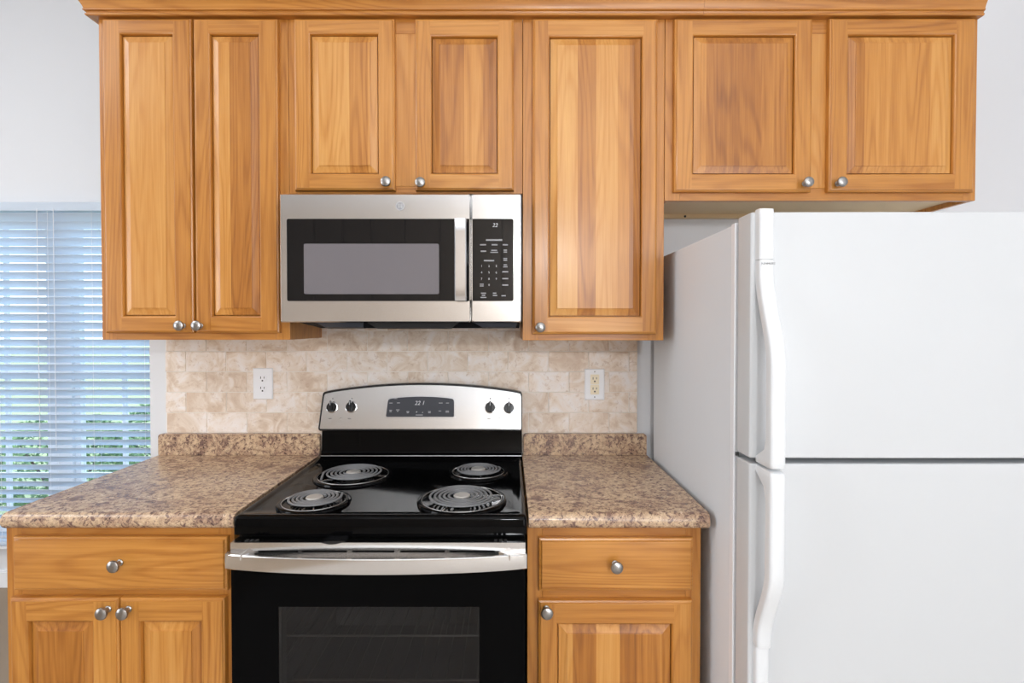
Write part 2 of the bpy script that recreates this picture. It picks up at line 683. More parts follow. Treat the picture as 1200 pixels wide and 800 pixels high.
# ================================================================== outdoors, through the window
struct(box('lawn', M['lawn'], -40, 25, YF + .13, 45, -0.4, -0.25))


def shrub(x, y, rx, ry, h, label, n=3000):
    t = thing('shrub', (x, y, -0.25), label, 'shrub', 'shrubs outside the window')
    o = (x, y, -0.25)
    m = MB()
    for k in range(n):
        a = rng.uniform(0, 2 * math.pi)
        u = rng.uniform(-0.95, 1)
        rr = math.sqrt(max(0, 1 - u * u * .8)) * rng.uniform(0.72, 1.05)
        p = Vector((x + rx * rr * math.cos(a), y + ry * rr * math.sin(a), -0.25 + h * (0.52 + 0.48 * u * rng.uniform(.9, 1.03))))
        d = Vector((rng.uniform(-1, 1), rng.uniform(-1, 1), rng.uniform(-.4, 1))).normalized()
        e = d.cross(Vector((rng.uniform(-1, 1), rng.uniform(-1, 1), rng.uniform(-1, 1)))).normalized()
        L_, w_ = rng.uniform(.045, .08), rng.uniform(.018, .03)
        m.isl += 1
        b = ('z', 0, 0, 0, rng.random())
        q = d.cross(e) * 0.004
        m.face([tuple(p - d * L_ / 2), tuple(p + e * w_ / 2 + q), tuple(p + d * L_ / 2), tuple(p - e * w_ / 2 + q)], b)
    m.build('foliage', M['leaf'], t, o, smooth=False)
    m = MB()
    for k in range(4):
        a = k * 1.6 + .3
        m.tube([(x, y, -0.27), (x + rx * .3 * math.cos(a), y + ry * .3 * math.sin(a), -0.25 + h * .4),
                (x + rx * .6 * math.cos(a), y + ry * .6 * math.sin(a), -0.25 + h * .75)], [.02, .014, .006], 6)
    m.build('stem', M['bark'], t, o)


shrub(-2.75, 2.35, .55, .45, 1.00, 'green leafy shrub seen low through the right half of the blind')
shrub(-3.85, 2.55, .55, .45, 0.85, 'green leafy shrub seen low through the left half of the blind')

# ================================================================== tile splashback
tb = thing('tile_backsplash', (-0.404, 0, 0.997), 'beige travertine subway tile backsplash between the counters and the upper cabinets', 'backsplash')
to = tuple(tb.location)
box('grout_bed', M['grout'], -1.300, 0.4915, -0.0062, -0.0002, 0.9160, 1.425, tb, to)
m = MB()
TH, TW = 0.0777, 0.1530
for r_ in range(-1, 6):
    z0 = 0.9965 + r_ * TH
    off = -1.1447 if r_ % 2 == 0 else -1.2228
    k = -2
    while True:
        x0 = off + k * TW
        k += 1
        if x0 > 0.492:
            break
        a, b_ = max(x0 + .0013, -1.3005), min(x0 + TW - .0013, 0.4922)
        if b_ - a < 0.006:
            continue
        z1 = min(z0 + TH - .0026, 1.43)
        if z1 - z0 < .01:
            continue
        m.box(a, b_, -.0090, -.0045, z0, z1, board('z'))
m.build('tiles', M['tile'], tb, to, bevel=0.0012, seg=2)


# ================================================================== cabinetry
KNOB = MB().lathe((0, 0, 0), [(0.0, 0), (.0085, 0), (.0085, .002), (.0062, .004), (.0055, .012), (.0062, .016), (.011, .0185),
                             (.0150, .021), (.0162, .0245), (.0150, .0280), (.0110, .0305), (.0055, .0318), (.0, .0322)], 'y', 28)
KNOB_ME = None


def knob(parent, org, x, y, z, name='knob'):
    global KNOB_ME
    if KNOB_ME is None:
        o = KNOB.build(name, M['nickel'])
        KNOB_ME = o.data
    else:
        o = bpy.data.objects.new(name, KNOB_ME)
        COL.objects.link(o)
    o.parent = parent
    o.location = (x - org[0], y - org[1], z - org[2])
    return o


def rect(x0, x1, z0, z1, i, y):
    return [(x0 + i, y, z0 + i), (x1 - i, y, z0 + i), (x1 - i, y, z1 - i), (x0 + i, y, z1 - i)]


def door(parent, org, x0, x1, z0, z1, yb, sl, sr, rb, rt, kn=None, tones=(None,) * 5):
    """raised-panel door: stiles run through, rails between, panel a sub-part; back at yb, 20 mm thick"""
    yf = yb - 0.020
    B = [board('x', tones[0]), board('z', tones[1]), board('x', tones[2]), board('z', tones[3])]   # bottom, right, top, left
    m = MB()
    # outer edge: back, side, rounded-over front
    rings = [rect(x0, x1, z0, z1, i, yb - d) for i, d in ((0, 0), (0, .0125), (.0012, .0150), (.0038, .0165), (.0050, .0170), (.0062, .0192), (.0085, .0200))]
    m.loft(rings, bs=B, cap0=True, cap1=False)
    e = .0085
    ix0, ix1, iz0, iz1 = x0 + sl, x1 - sr, z0 + rb, z1 - rt
    m.isl += 1
    F = lambda a, b, c, d, bb: m.face([(a, yf, c), (b, yf, c), (b, yf, d), (a, yf, d)], bb)
    for c, dd in ((z0 + e, iz0), (iz0, iz1), (iz1, z1 - e)):
        F(x0 + e, ix0, c, dd, B[3])
        F(ix1, x1 - e, c, dd, B[1])
    F(ix0, ix1, z0 + e, iz0, B[0])
    F(ix0, ix1, iz1, z1 - e, B[2])
    # inner bead
    rings = [rect(ix0, ix1, iz0, iz1, i, yf + d) for i, d in ((0, 0), (.0015, .0012), (.0030, .0016), (.0050, .0055), (.0054, .0120), (.0054, .0160))]
    m.loft(rings, bs=B, cap0=False, cap1=False)
    d = m.build('door', M['oak'], parent, org, angle=28)
    # raised panel
    p = MB()
    pb = board('z', tones[4])
    q = .0085
    rings = [rect(ix0, ix1, iz0, iz1, q + i, yf + dd) for i, dd in ((-.0005, .0155), (-.0005, .0090), (.002, .0086), (.0205, .0030), (.0208, .0012), (.0225, .0008))]
    p.loft(rings, pb, True, True)
    p.build('panel', M['oak_panel'], d, org, angle=12)
    if kn:
        knob(d, org, kn[0], yf, kn[1])
    return d


def slab(parent, org, x0, x1, z0, z1, yb, kn, name='drawer'):
    m = MB()
    b = board('x', 0.55)
    rings = [rect(x0, x1, z0, z1, i, yb - d) for i, d in ((0, 0), (0, .011), (.0015, .0140), (.0060, .0158), (.0085, .0195), (.0110, .0200))]
    m.loft(rings, b)
    d = m.build(name, M['oak'], parent, org, angle=12)
    knob(d, org, kn[0], yb - .020, kn[1])
    return d


def frame_boards(m, xs, zs, yf, yb, cuts=()):
    """face frame: stiles at the xs pairs, rails between at the zs pairs; cuts: extra centre stiles"""
    (x0, x1), (x2, x3) = xs
    (z0, z1), (z2, z3) = zs
    m.box(x0, x1, yf, yb, z0, z3, board('z', .35))
    m.box(x2, x3, yf, yb, z0, z3, board('z', .45))
    m.box(x1, x2, yf, yb, z0, z1, board('x', .35))
    m.box(x1, x2, yf, yb, z2, z3, board('x', .3))
    for a, b in cuts:
        m.box(a, b, yf, yb, z1, z2, board('z', .85))


def wall_cabinet(x0, x1, z0, z1, ls, rs, label, cuts=(), rb=.035):
    org = ((x0 + x1) / 2, 0, z0)
    t = thing('wall_cabinet', org, label, 'cabinet', 'oak upper wall cabinets')
    yf = -0.30
    x0 += .0006
    x1 -= .0006
    m = MB()
    frame_boards(m, ((x0, x0 + ls), (x1 - rs, x1)), ((z0, z0 + rb), (z1 - .06, z1)), yf, yf + .019, cuts)
    m.build('face_frame', M['oak'], t, org, bevel=.0012)
    m = MB()
    yb = -.0005
    m.box(x0, x0 + .012, yf + .019, yb, z0, z1, board('z', .35))
    m.box(x1 - .012, x1, yf + .019, yb, z0, z1, board('z', .35))
    m.box(x0 + .012, x1 - .012, yf + .019, yb, z1 - .012, z1, board('x', .5))
    m.box(x0 + .012, x1 - .012, -.006, yb, z0 + .03, z1 - .012, board('z', .5))
    m.build('carcass', M['oak'], t, org)
    m = MB()
    m.box(x0 + .012, x1 - .012, yf + .019, -.006, z0 + .016, z0 + .026)
    m.box(x0 + .012, x1 - .012, -.022, yb, z0 + .001, z0 + .016)
    m.build('bottom_panel', M['maple'], t, org)['label'] = 'pale unfinished bottom panel'
    return t, org


ZT = 2.40
DY = -0.3004
A, oA = wall_cabinet(-1.314, -.7045, 1.358, ZT, .045, .045, 'tall two-door oak wall cabinet left of the microwave')
door(A, oA, -1.2900, -1.0070, 1.3804, 2.3790, DY, .055, .054, .050, .046, (-1.0382, 1.4037), (.3, .35, .3, .45, .45))
door(A, oA, -1.0000, -.7325, 1.3804, 2.3790, DY, .050, .056, .050, .046, (-.9832, 1.4037), (.3, .4, .35, .3, .5))
Bc, oB = wall_cabinet(-.7045, .0480, 1.829, ZT, .045, .045, 'short two-door oak cabinet directly above the microwave', ((-.375, -.279),), .024)
door(Bc, oB, -.6800, -.3600, 1.8353, 2.3790, DY, .048, .048, .049, .046, (-.3833, 1.8570), (.5, .65, .5, .6, .5))
door(Bc, oB, -.2940, .0195, 1.8353, 2.3790, DY, .047, .048, .049, .053, (-.2751, 1.8545), (.6, .55, .65, .5, .55))
Cc, oC = wall_cabinet(.0480, .5050, 1.356, ZT, .050, .050, 'tall single-door oak wall cabinet between microwave and fridge', (), .036)
door(Cc, oC, .0790, .4775, 1.3765, 2.3790, DY, .049, .046, .052, .054, (.1033, 1.3985), (.75, .5, .8, .45, .6))
Dc, oD = wall_cabinet(.5050, 1.5090, 1.807, ZT, .050, .040, 'wide two-door oak cabinet above the fridge', ((.950, 1.040),), .040)
door(Dc, oD, .5310, .9695, 1.8310, 2.3790, DY, .055, .052, .052, .049, (.9456, 1.8555), (.5, .4, .4, .6, .5))
door(Dc, oD, 1.0236, 1.4880, 1.8310, 2.3800, DY, .054, .064, .052, .049, (1.0511, 1.8555), (.5, .4, .4, .45, .5))
# cleat screw under the fridge cabinet
MB().lathe((.666, -.0222, 1.8140), [(.0, 0), (.0045, 0), (.004, .0018), (0, .002)], 'y', 12).build('screw', M['slot'], Dc, oD)

# crown moulding: mitred return at the left, cut flush at the right, one joint
prof = [(.001, 2.4005), (.001, 2.3860), (.0220, 2.3860), (.0245, 2.3885), (.0245, 2.3920), (.0210, 2.3945), (.0225, 2.3985), (.0285, 2.4010),
        (.0285, 2.4045), (.0265, 2.4060), (.0290, 2.4140), (.0360, 2.4270), (.0470, 2.4400), (.0620, 2.4520), (.0680, 2.4560),
        (.0680, 2.4720), (.001, 2.4720)]
cr = MB()
lb = board('x', .32)
xl, xr, xj = -1.3145, 1.5085, .62
cr.loft([[(xl, -.001, z) if p < .002 else (xl - p, -.001, z) for p, z in prof],
         [(xl - p, -.30 - p, z) for p, z in prof]], board('y', .3))
cr.loft([[(xl - p, -.30 - p, z) for p, z in prof], [(xj, -.30 - p, z) for p, z in prof]], lb)
cr.loft([[(xj + .0006, -.30 - p, z) for p, z in prof], [(xr, -.30 - p, z) for p, z in prof]], board('x', .42))
cro = cr.build('crown_molding', M['oak'], angle=22)
tag(cro, 'stepped oak crown molding running along the tops of the wall cabinets', 'crown molding')


def base_cabinet(x0, x1, label):
    org = ((x0 + x1) / 2, -.3, 0)
    t = thing('base_cabinet', org, label, 'cabinet', 'oak base cabinets under the counters')
    return t, org


yf = -.610
BT = .8730
L, oL = base_cabinet(-1.336, -.7285, 'oak base cabinet with one wide drawer over two doors, left of the stove')
m = MB()
m.box(-1.336, -1.296, yf, yf + .019, .10, BT, board('z', .35))
m.box(-.770, -.7285, yf, yf + .019, .10, BT, board('z', .4))
m.box(-1.296, -.770, yf, yf + .019, .836, BT, board('x', .4))
m.box(-1.296, -.770, yf, yf + .019, .676, .716, board('x', .3))
m.box(-1.296, -.770, yf, yf + .019, .10, .15, board('x', .3))
m.build('face_frame', M['oak'], L, oL, bevel=.0012)
m = MB()
m.box(-1.336, -1.320, yf + .019, -.012, .10, BT, board('z', .35))
m.box(-.7445, -.7285, yf + .019, -.012, .10, BT, board('z', .35))
m.box(-1.320, -.7445, yf + .019, -.012, .10, .116, board('x', .35))
m.box(-1.320, -.7445, -.020, -.012, .116, BT, board('x', .35))
m.box(-1.336, -.7285, yf + .075, yf + .09, .0, .10, board('x', .2))
m.box(-1.336, -1.320, yf + .09, -.012, .0, .10, board('x', .2))
m.box(-.7445, -.7285, yf + .09, -.012, .0, .10, board('x', .2))
m.build('carcass', M['oak'], L, oL)
yd = yf - .0004
slab(L, oL, -1.3057, -.7398, .7046, .8480, yd, (-1.0189, .7820))
door(L, oL, -1.3137, -1.0265, .132, .6865, yd, .046, .064, .058, .058, (-1.0510, .6590), (.45, .75, .4, .5, .4))
door(L, oL, -1.0235, -.7467, .132, .6865, yd, .052, .058, .058, .058, (-.9973, .6590), (.45, .5, .4, .45, .45))
Rr, oR = base_cabinet(.0523, .5148, 'oak base cabinet with one drawer over one door, between stove and fridge')
m = MB()
m.box(.0523, .0923, yf, yf + .019, .10, BT, board('z', .35))
m.box(.4748, .5148, yf, yf + .019, .10, BT, board('z', .3))
m.box(.0923, .4748, yf, yf + .019, .834, BT, board('x', .35))
m.box(.0923, .4748, yf, yf + .019, .668, .714, board('x', .25))
m.box(.0923, .4748, yf, yf + .019, .10, .15, board('x', .3))
m.build('face_frame', M['oak'], Rr, oR, bevel=.0012)
m = MB()
m.box(.0523, .0683, yf + .019, -.012, .10, BT, board('z', .35))
m.box(.4988, .5148, yf + .019, -.012, .10, BT, board('z', .35))
m.box(.0683, .4988, yf + .019, -.012, .10, .116, board('x', .35))
m.box(.0683, .4988, -.020, -.012, .116, BT, board('x', .35))
m.box(.0523, .5148, yf + .075, yf + .09, .0, .10, board('x', .2))
m.box(.0523, .0683, yf + .09, -.012, .0, .10, board('x', .2))
m.box(.4988, .5148, yf + .09, -.012, .0, .10, board('x', .2))
m.build('carcass', M['oak'], Rr, oR)
slab(Rr, oR, .0818, .4895, .7034, .8446, yd, (.2820, .7790))
door(Rr, oR, .0809, .4883, .132, .6797, yd, .046, .050, .058, .058, (.1018, .6600), (.5, .55, .45, .4, .45))


# ---- countertops: rolled front edge, coved lip at the wall
def countertop(x0, x1, lx0, lx1, label):
    zt, zb, yfr = .9155, .8735, -.648
    o = ((x0 + x1) / 2, -.3, zb)
    sec = [(-.0012, zb), (-.0012, zt)]
    top = [(-.060, zt), (yfr + .040, zt)]
    sec = [(-.0012, zb + .02), (-.0012, zt - .0002), (-.30, zt)]
    r = .020
    for k in range(9):
        a = R(90 + 180 * k / 8)
        sec.append((yfr + r + r * math.cos(a), (zt + zb) / 2 + (zt - zb) / 2 * math.sin(a)))
    sec += [(-.58, zb), (-.58, zb + .02)]
    m = MB()
    m.loft([[(x0, y, z) for y, z in sec], [(x1, y, z) for y, z in sec]])
    c = m.build('countertop', M['granite'], None, o, bevel=.0018)
    c.location = o
    tag(c, label, 'countertop', 'speckled laminate countertops')
    # upstand
    m = MB()
    y1 = -.0095 if False else -.0092
    sec = [(-.0092, zt), (-.0095, .9945), (-.0260, .9945), (-.0290, .992), (-.0290, .9165), (-.0290, zt)]
    out = rrect(lx0, lx1, zt - .02, .995, .010)
    out = [(x, max(z, zt + .0003)) for x, z in out]
    m.prism(out, -.0290, -.0092)
    u = m.build('upstand', M['granite'], c, o, bevel=.0022)
    return c


countertop(-1.3180, -.7110, -1.3178, -.7090, 'brown speckled laminate countertop left of the stove, below the blind')
countertop(.0540, .5265, .0595, .5235, 'brown speckled laminate countertop between the stove and the fridge')


# ================================================================== outlets
def outlet(x, z, label, ivory):
    o = thing('wall_outlet', (x, -.0092, z), label, 'outlet', 'duplex outlets in the tile')
    org = tuple(o.location)
    m = MB()
    y = -.0092
    wx, wz = .0376, .0590
    m.loft([[(x + a * wx, y, z + b * wz) for a, b in ((-1, -1), (1, -1), (1, 1), (-1, 1))],
            [(x + a * wx, y - .0025, z + b * wz) for a, b in ((-1, -1), (1, -1), (1, 1), (-1, 1))],
            [(x + a * (wx - .003), y - .0055, z + b * (wz - .003)) for a, b in ((-1, -1), (1, -1), (1, 1), (-1, 1))]])
    m.build('cover_plate', M['white_plastic'], o, org)
    yy = y - .0055
    for s in (1, -1):
        zc = z + s * .0193
        m = MB()
        if ivory:
            m.prism(rrect(x - .0165, x + .0165, zc - .0185, zc + .0185, .003), yy - .0018, yy + .001)
        else:
            m.prism([(x + max(-.0155, min(.0155, .0172 * math.cos(R(a)))), zc + .0160 * math.sin(R(a))) for a in range(0, 360, 12)], yy - .0018, yy + .001)
        rc = m.build('receptacle', M['ivory'] if ivory else M['white_plastic'], o, org)
        if ivory:
            rc['label'] = 'ivory receptacle'
        m = MB()
        m.box(x - .0078, x - .0052, yy - .0022, yy - .001, zc - .0005, zc + .0085)
        m.box(x + .0052, x + .0076, yy - .0022, yy - .001, zc + .0005, zc + .0080)
        m.lathe((x, yy - .001, zc - .0075), [(.0, 0), (.0032, 0), (.0032, .0012), (0, .0012)], 'y', 12)
        m.build('slots', M['slot'], rc, org)
    for zz in ((z + .048, z - .048) if ivory else (z,)):
        MB().lathe((x, yy + .0005, zz), [(.0, 0), (.003, 0), (.0028, .0012), (0, .0015)], 'y', 12).build('screw', M['nickel' if ivory else 'white_plastic'], o, org)


outlet(-.9287, 1.1835, 'white duplex outlet with white sockets, in the tile left of the stove', False)
outlet(.3296, 1.1810, 'white outlet plate with ivory sockets, in the tile right of the stove', True)

# ================================================================== stove
RX = -.3255
rg = thing('electric_stove', (RX, -.35, 0), 'freestanding black and stainless electric coil stove between the counters', 'stove')
ro = tuple(rg.location)
m = MB()      # open box: sides, bottom, back, so the oven cavity can sit inside
m.box(-.6925, -.660, -.655, -.030, .03, .868)
m.box(.0115, .0440, -.655, -.030, .03, .868)
m.box(-.660, .0115, -.655, -.030, .03, .12)
m.box(-.660, .0115, -.655, -.030, .80, .868)
m.box(-.660, .0115, -.060, -.030, .12, .80)
for fx in (-.66, .01):
    for fy in (-.6, -.1):
        m.box(fx - .015, fx + .015, fy - .015, fy + .015, 0, .03)
m.build('body', M['black_plastic'], rg, ro)
m = MB()
m.box(-.640, -.632, -.650, -.075, .30, .76)
m.box(-.016, -.008, -.650, -.075, .30, .76)
m.box(-.640, -.008, -.083, -.075, .30, .76)
m.box(-.640, -.008, -.650, -.075, .292, .30)
m.box(-.640, -.008, -.650, -.075, .76, .768)
m.build('oven_cavity', M['cavity'], rg, ro)
for zr in (.470, .588):
    m = MB()
    m.tube([(-.628, -.630, zr), (-.020, -.630, zr)], .0032, 8)
    m.tube([(-.628, -.095, zr), (-.020, -.095, zr)], .0028, 8)
    for s in (-.628, -.020):
        m.tube([(s, -.630, zr), (s, -.095, zr)], .0028, 8)
    for k in range(15):
        xx = -.628 + .608 * (k + .5) / 15
        m.tube([(xx, -.628, zr + .003), (xx, -.100, zr + .003)], .0018, 6)
    m.build('oven_rack', M['rack'], rg, ro)


# cooktop: raised rim, sunken deck
def rr3(x0, x1, y0, y1, r, z, n=6):
    return [(x, y, z) for x, y in rrect(x0, x1, y0, y1, r, n)]


m = MB()
cx0, cx1, cy0, cy1 = -.7005, .0495, -.672, -.032
m.loft([rr3(cx0 + .004, cx1 - .004, cy0 + .004, cy1, .008, .8690), rr3(cx0, cx1, cy0, cy1, .010, .8720), rr3(cx0, cx1, cy0, cy1, .010, .9080),
        rr3(cx0 + .002, cx1 - .002, cy0 + .002, cy1 - .002, .010, .9150), rr3(cx0 + .007, cx1 - .007, cy0 + .008, cy1 - .004, .010, .9185),
        rr3(cx0 + .014, cx1 - .014, cy0 + .022, cy1 - .008, .012, .9185), rr3(cx0 + .020, cx1 - .020, cy0 + .030, cy1 - .012, .022, .9145),
        rr3(cx0 + .030, cx1 - .030, cy0 + .040, cy1 - .020, .028, .9135), rr3(cx0 + .034, cx1 - .034, cy0 + .046, cy1 - .024, .030, .9125)])
m.build('cooktop', M['enamel'], rg, ro, angle=50)
DZ = .9125


def spiral(r0, r1, turns, z, n=40):
    pts = []
    N = int(turns * n)
    for k in range(N + 1):
        u = k / N
        a = 2 * math.pi * turns * u
        r = r0 + (r1 - r0) * u
        pts.append((r * math.cos(a), r * math.sin(a), z))
    return pts


protos = {}


def burner(x, y, big, rot):
    """drip bowl with chrome ring, coil element, supports, medallion; at the deck"""
    k = 'big' if big else 'small'
    if k not in protos:
        rb_ = .125 if big else .099
        re = .094 if big else .072
        t = 5 if big else 4
        b = MB().lathe((0, 0, 0), [(rb_ - .060, -.004), (rb_ - .030, .0004), (rb_ - .016, .0022), (rb_ - .011, .0075), (rb_ - .006, .0082), (rb_ - .002, .0062), (rb_, .0008), (rb_ - .001, -.001)], 'z', 56).build('burner', M['enamel'])
        c = MB().tube([(px, py, pz) for px, py, pz in spiral(.029, re, t, .0155)] + [(re * 1.02, .012, .0135), (re * 1.06, .030, .008)], .0034, 10, sy=.78).build('coil', M['coil'])
        s = MB()
        for q in range(3):
            a = 2 * math.pi * q / 3 + .5
            d = (math.cos(a), math.sin(a))
            n_ = (-d[1] * .0016, d[0] * .0016)
            ring = lambda r, z0, z1: [(d[0] * r + n_[0], d[1] * r + n_[1], z0), (d[0] * r - n_[0], d[1] * r - n_[1], z0), (d[0] * r - n_[0], d[1] * r - n_[1], z1), (d[0] * r + n_[0], d[1] * r + n_[1], z1)]
            s.loft([ring(.018, .006, .0115), ring(re + .006, .006, .0115), ring(rb_ - .010, .006, .0095)])
        s = s.build('support', M['chrome'])
        md = MB().lathe((0, 0, 0), [(.020, .008), (.0235, .0125), (.0235, .0160), (.0215, .0180), (.010, .0190), (0, .0192)], 'z', 32).build('medallion', M['medallion'])
        r = MB().tube([(math.cos(a) * (rb_ - .0135), math.sin(a) * (rb_ - .0135), .0074) for a in [2 * math.pi * i / 56 for i in range(56)]], .0011, 6, closed=True).build('trim_ring', M['steel_dark'])
        ch = [c, s, md, r]
        for o in ch:
            o.parent = b
        protos[k] = (b, ch)
    else:
        b0, c0 = protos[k]
        b = b0.copy()
        COL.objects.link(b)
        for o in c0:
            q = o.copy()
            COL.objects.link(q)
            q.parent = b
    b.parent = rg
    b.location = (x - ro[0], y - ro[1], DZ + .0004 - ro[2])
    b.rotation_euler = (0, 0, rot)


burner(-.5020, -.300, True, R(200))
burner(-.5360, -.552, False, R(20))
burner(-.0980, -.262, False, R(10))
burner(-.1285, -.535, True, R(340))

# backguard riser and console
PX0, PX1 = -.6935, .0530
m = MB()
sec = [(-.0305, .905), (-.0305, 1.040), (-.046, 1.040), (-.050, .945), (-.056, .930), (-.066, .9205), (-.066, .905)]
m.loft([[(PX0, y, z) for y, z in sec], [(PX1, y, z) for y, z in sec]])
m.build('backguard', M['enamel'], rg, ro, angle=20)
m = MB()
m.tube([(PX0 + .002, -.0665, .9222), (PX1 - .002, -.0665, .9222)], .0018, 8).build('backguard_highlight', M['chrome'], rg, ro)  # bright strip standing in for the highlight along the riser's lower edge
TILT = .26
tl = lambda z: (z - 1.03) * TILT


def arch(x0b, x1b, x0t, x1t, zb, zs, zm, n=24, rc=.008):
    """bottom left, bottom right, up the right side, arched top, down"""
    pts = [(x0b + rc, zb), (x1b - rc, zb), (x1b - rc * .3, zb + rc * .3), (x1b, zb + rc)]
    for k in range(n + 1):
        u = k / n
        x = x1t + (x0t - x1t) * u
        e = abs(2 * u - 1)
        z = zs + (zm - zs) * (1 - e * e)
        if k == 0:
            pts += [(x1t, z - .010), (x1t - .002, z - .003)]
            x -= .007
        if k == n:
            x += .007
        pts.append((x, z))
    pts += [(x0t + .002, zs - .003), (x0t, zs - .010)]
    pts += [(x0b, zb + rc), (x0b + rc * .3, zb + rc * .3)]
    return pts


out = arch(-.6900, .0525, -.6840, .0535, 1.0215, 1.1590, 1.1905)
m = MB().prism(out, -.098, -.0305, tilt=tl)
con = m.build('console', M['black_plastic'], rg, ro, bevel=.003, angle=20)
out2 = arch(-.6825, .0475, -.6765, .0490, 1.0290, 1.1530, 1.1835, rc=.003)
m = MB().prism(out2, -.1000, -.095, tilt=tl)
# keep the plate's back parallel to its face
m.v = [(x, (-.0965 + tl(z)) if abs(y + .095) < 1e-6 else y, z) for x, y, z in m.v]
m.build('control_panel', M['steel'], con, ro, angle=20)


def panel_piece(outline, front, thick, mat, name, parent):
    r1 = [(x, -.1000 + tl(z) + .0002, z) for x, z in outline]
    r0 = [(x, -.1000 + tl(z) - thick, z) for x, z in outline]
    return MB().loft([r1, r0]).build(name, mat, parent, ro, angle=20)


dx0, dx1, dzb, dzt = -.4440, -.1960, 1.0715, 1.1365
panel_piece(arch(dx0 - .004, dx1 + .004, dx0 + .002, dx1 + .003, dzb - .004, dzt + .002, dzt + .0105, 12, .004), 0, .0016, M['chrome'], 'display_bezel', con)
panel_piece(arch(dx0, dx1, dx0 + .004, dx1 - .001, dzb, dzt - .002, dzt + .006, 12, .004), 0, .0024, M['screen'], 'display', con)
m = MB()
fy = lambda z: tl(z)
text_into(m, '22 1', -.3235, -.1026, 1.1195, .0205, shear=.25, front=fy, depth=.0002)
m.build('clock_digits', M['legend'], con, ro)
m = MB()
text_into(m, '+', -.333, -.1026, 1.0880, .011, front=fy, depth=.0002)
m.build('plus_mark', M['legend'], con, ro)
m = MB()
text_into(m, '-', -.311, -.1026, 1.0880, .014, front=fy, depth=.0002)
m.build('minus_mark', M['legend'], con, ro)
for x, z, w_ in ((-.428, 1.1185, .012), (-.401, 1.1190, .011), (-.428, 1.0930, .010), (-.428, 1.0885, .008), (-.402, 1.0945, .013), (-.402, 1.0895, .006),
                 (-.365, 1.0885, .010), (-.365, 1.0845, .007), (-.286, 1.0885, .010), (-.286, 1.0845, .009), (-.246, 1.1185, .014), (-.221, 1.1185, .011),
                 (-.248, 1.0905, .010), (-.221, 1.0905, .012), (-.221, 1.0865, .013), (-.323, 1.0765, .026), (-.412, 1.1345, .012)):
    m = MB()
    m.face([(x - w_ / 2, -.1026 + tl(z), z), (x + w_ / 2, -.1026 + tl(z), z), (x + w_ / 2, -.1026 + tl(z + .0028), z + .0028), (x - w_ / 2, -.1026 + tl(z + .0028), z + .0028)])
    m.build('button_marking', M['legend_grey'], con, ro)

ang = math.atan(TILT)


def stove_knob(x, z, turn):
    m = MB()
    m.lathe((0, 0, 0), [(0, 0), (.0205, 0), (.0205, .0025), (.0185, .0035)], 'y', 36)
    m2 = MB()
    m2.lathe((0, 0, 0), [(.0180, .003), (.0178, .010), (.0165, .0125), (0, .0128)], 'y', 36)
    g = [(-.0042, -.0165), (.0042, -.0165), (.0050, 0), (.0042, .0190), (.0016, .0235), (-.0016, .0235), (-.0042, .0190), (-.0050, 0)]
    m2.loft([[(a, -.0120, b) for a, b in g], [(a * .9, -.0235, b * .97) for a, b in g], [(a * .5, -.0250, b * .9) for a, b in g]])
    k = m2.build('burner_knob', M['black_plastic'], con, (0, 0, 0), bevel=0)
    col = m.build('collar', M['chrome'], k)
    mk = MB().box(-.0008, .0008, -.0256, -.0246, .006, .0185).build('pointer', M['legend'], k)
    k.location = (x - ro[0], -.1000 + tl(z) - ro[1], z - ro[2])
    k.rotation_euler = (-ang, 0, 0)
    return k


for x, z in ((-.6440, 1.1040), (-.5735, 1.1050), (-.0640, 1.1025), (.0045, 1.1010)):
    stove_knob(x, z, 0)
m = MB()
for x in (-.6440, -.5735, -.0640, .0045):
    for dxx, z, w_, h_ in ((0, 1.1335, .004, .004), (-.004, 1.0640, .012, .0022)):
        xx = x + dxx
        m = MB()
        m.face([(xx - w_ / 2, -.1003 + tl(z), z), (xx + w_ / 2, -.1003 + tl(z), z), (xx + w_ / 2, -.1003 + tl(z + h_), z + h_), (xx - w_ / 2, -.1003 + tl(z + h_), z + h_)])
        m.build('knob_marking', M['legend_dark'], con, ro)
for x in (-.610, -.031):
    MB().lathe((x, -.1000 + tl(1.0665), 1.0665), [(.0022, -.0003), (.0022, .0008), (0, .0009)], 'y', 10).build('indicator', M['legend_dark'], con, ro)

# oven door
DXa, DXb = -.6905, .0440
dr = MB()
gz0, gz1 = .205, .800
wx0, wx1, wz0, wz1 = -.5735, -.0714, .300, .7018
y0, y1 = -.700, -.664
dr.box(DXa, wx0, y0, y1, gz0, gz1)
dr.box(wx1, DXb, y0, y1, gz0, gz1)
dr.box(wx0, wx1, y0, y1, wz1, gz1)
dr.box(wx0, wx1, y0, y1, gz0, wz0)
od = dr.build('oven_door', M['black_glass'], rg, ro)
box('oven_window', M['oven_pane'], wx0, wx1, -.6995, -.6965, wz0, wz1, od, ro)
m = MB()
t_ = .004
for a in ((wx0, wx0 + t_ * 1.6, wz0, wz1), (wx1 - t_ * .5, wx1, wz0, wz1), (wx0, wx1, wz1 - t_ * .5, wz1)):
    m.box(a[0], a[1], -.6963, -.667, a[2], a[3])
m.build('window_frame', M['steel_dark'], od, ro)
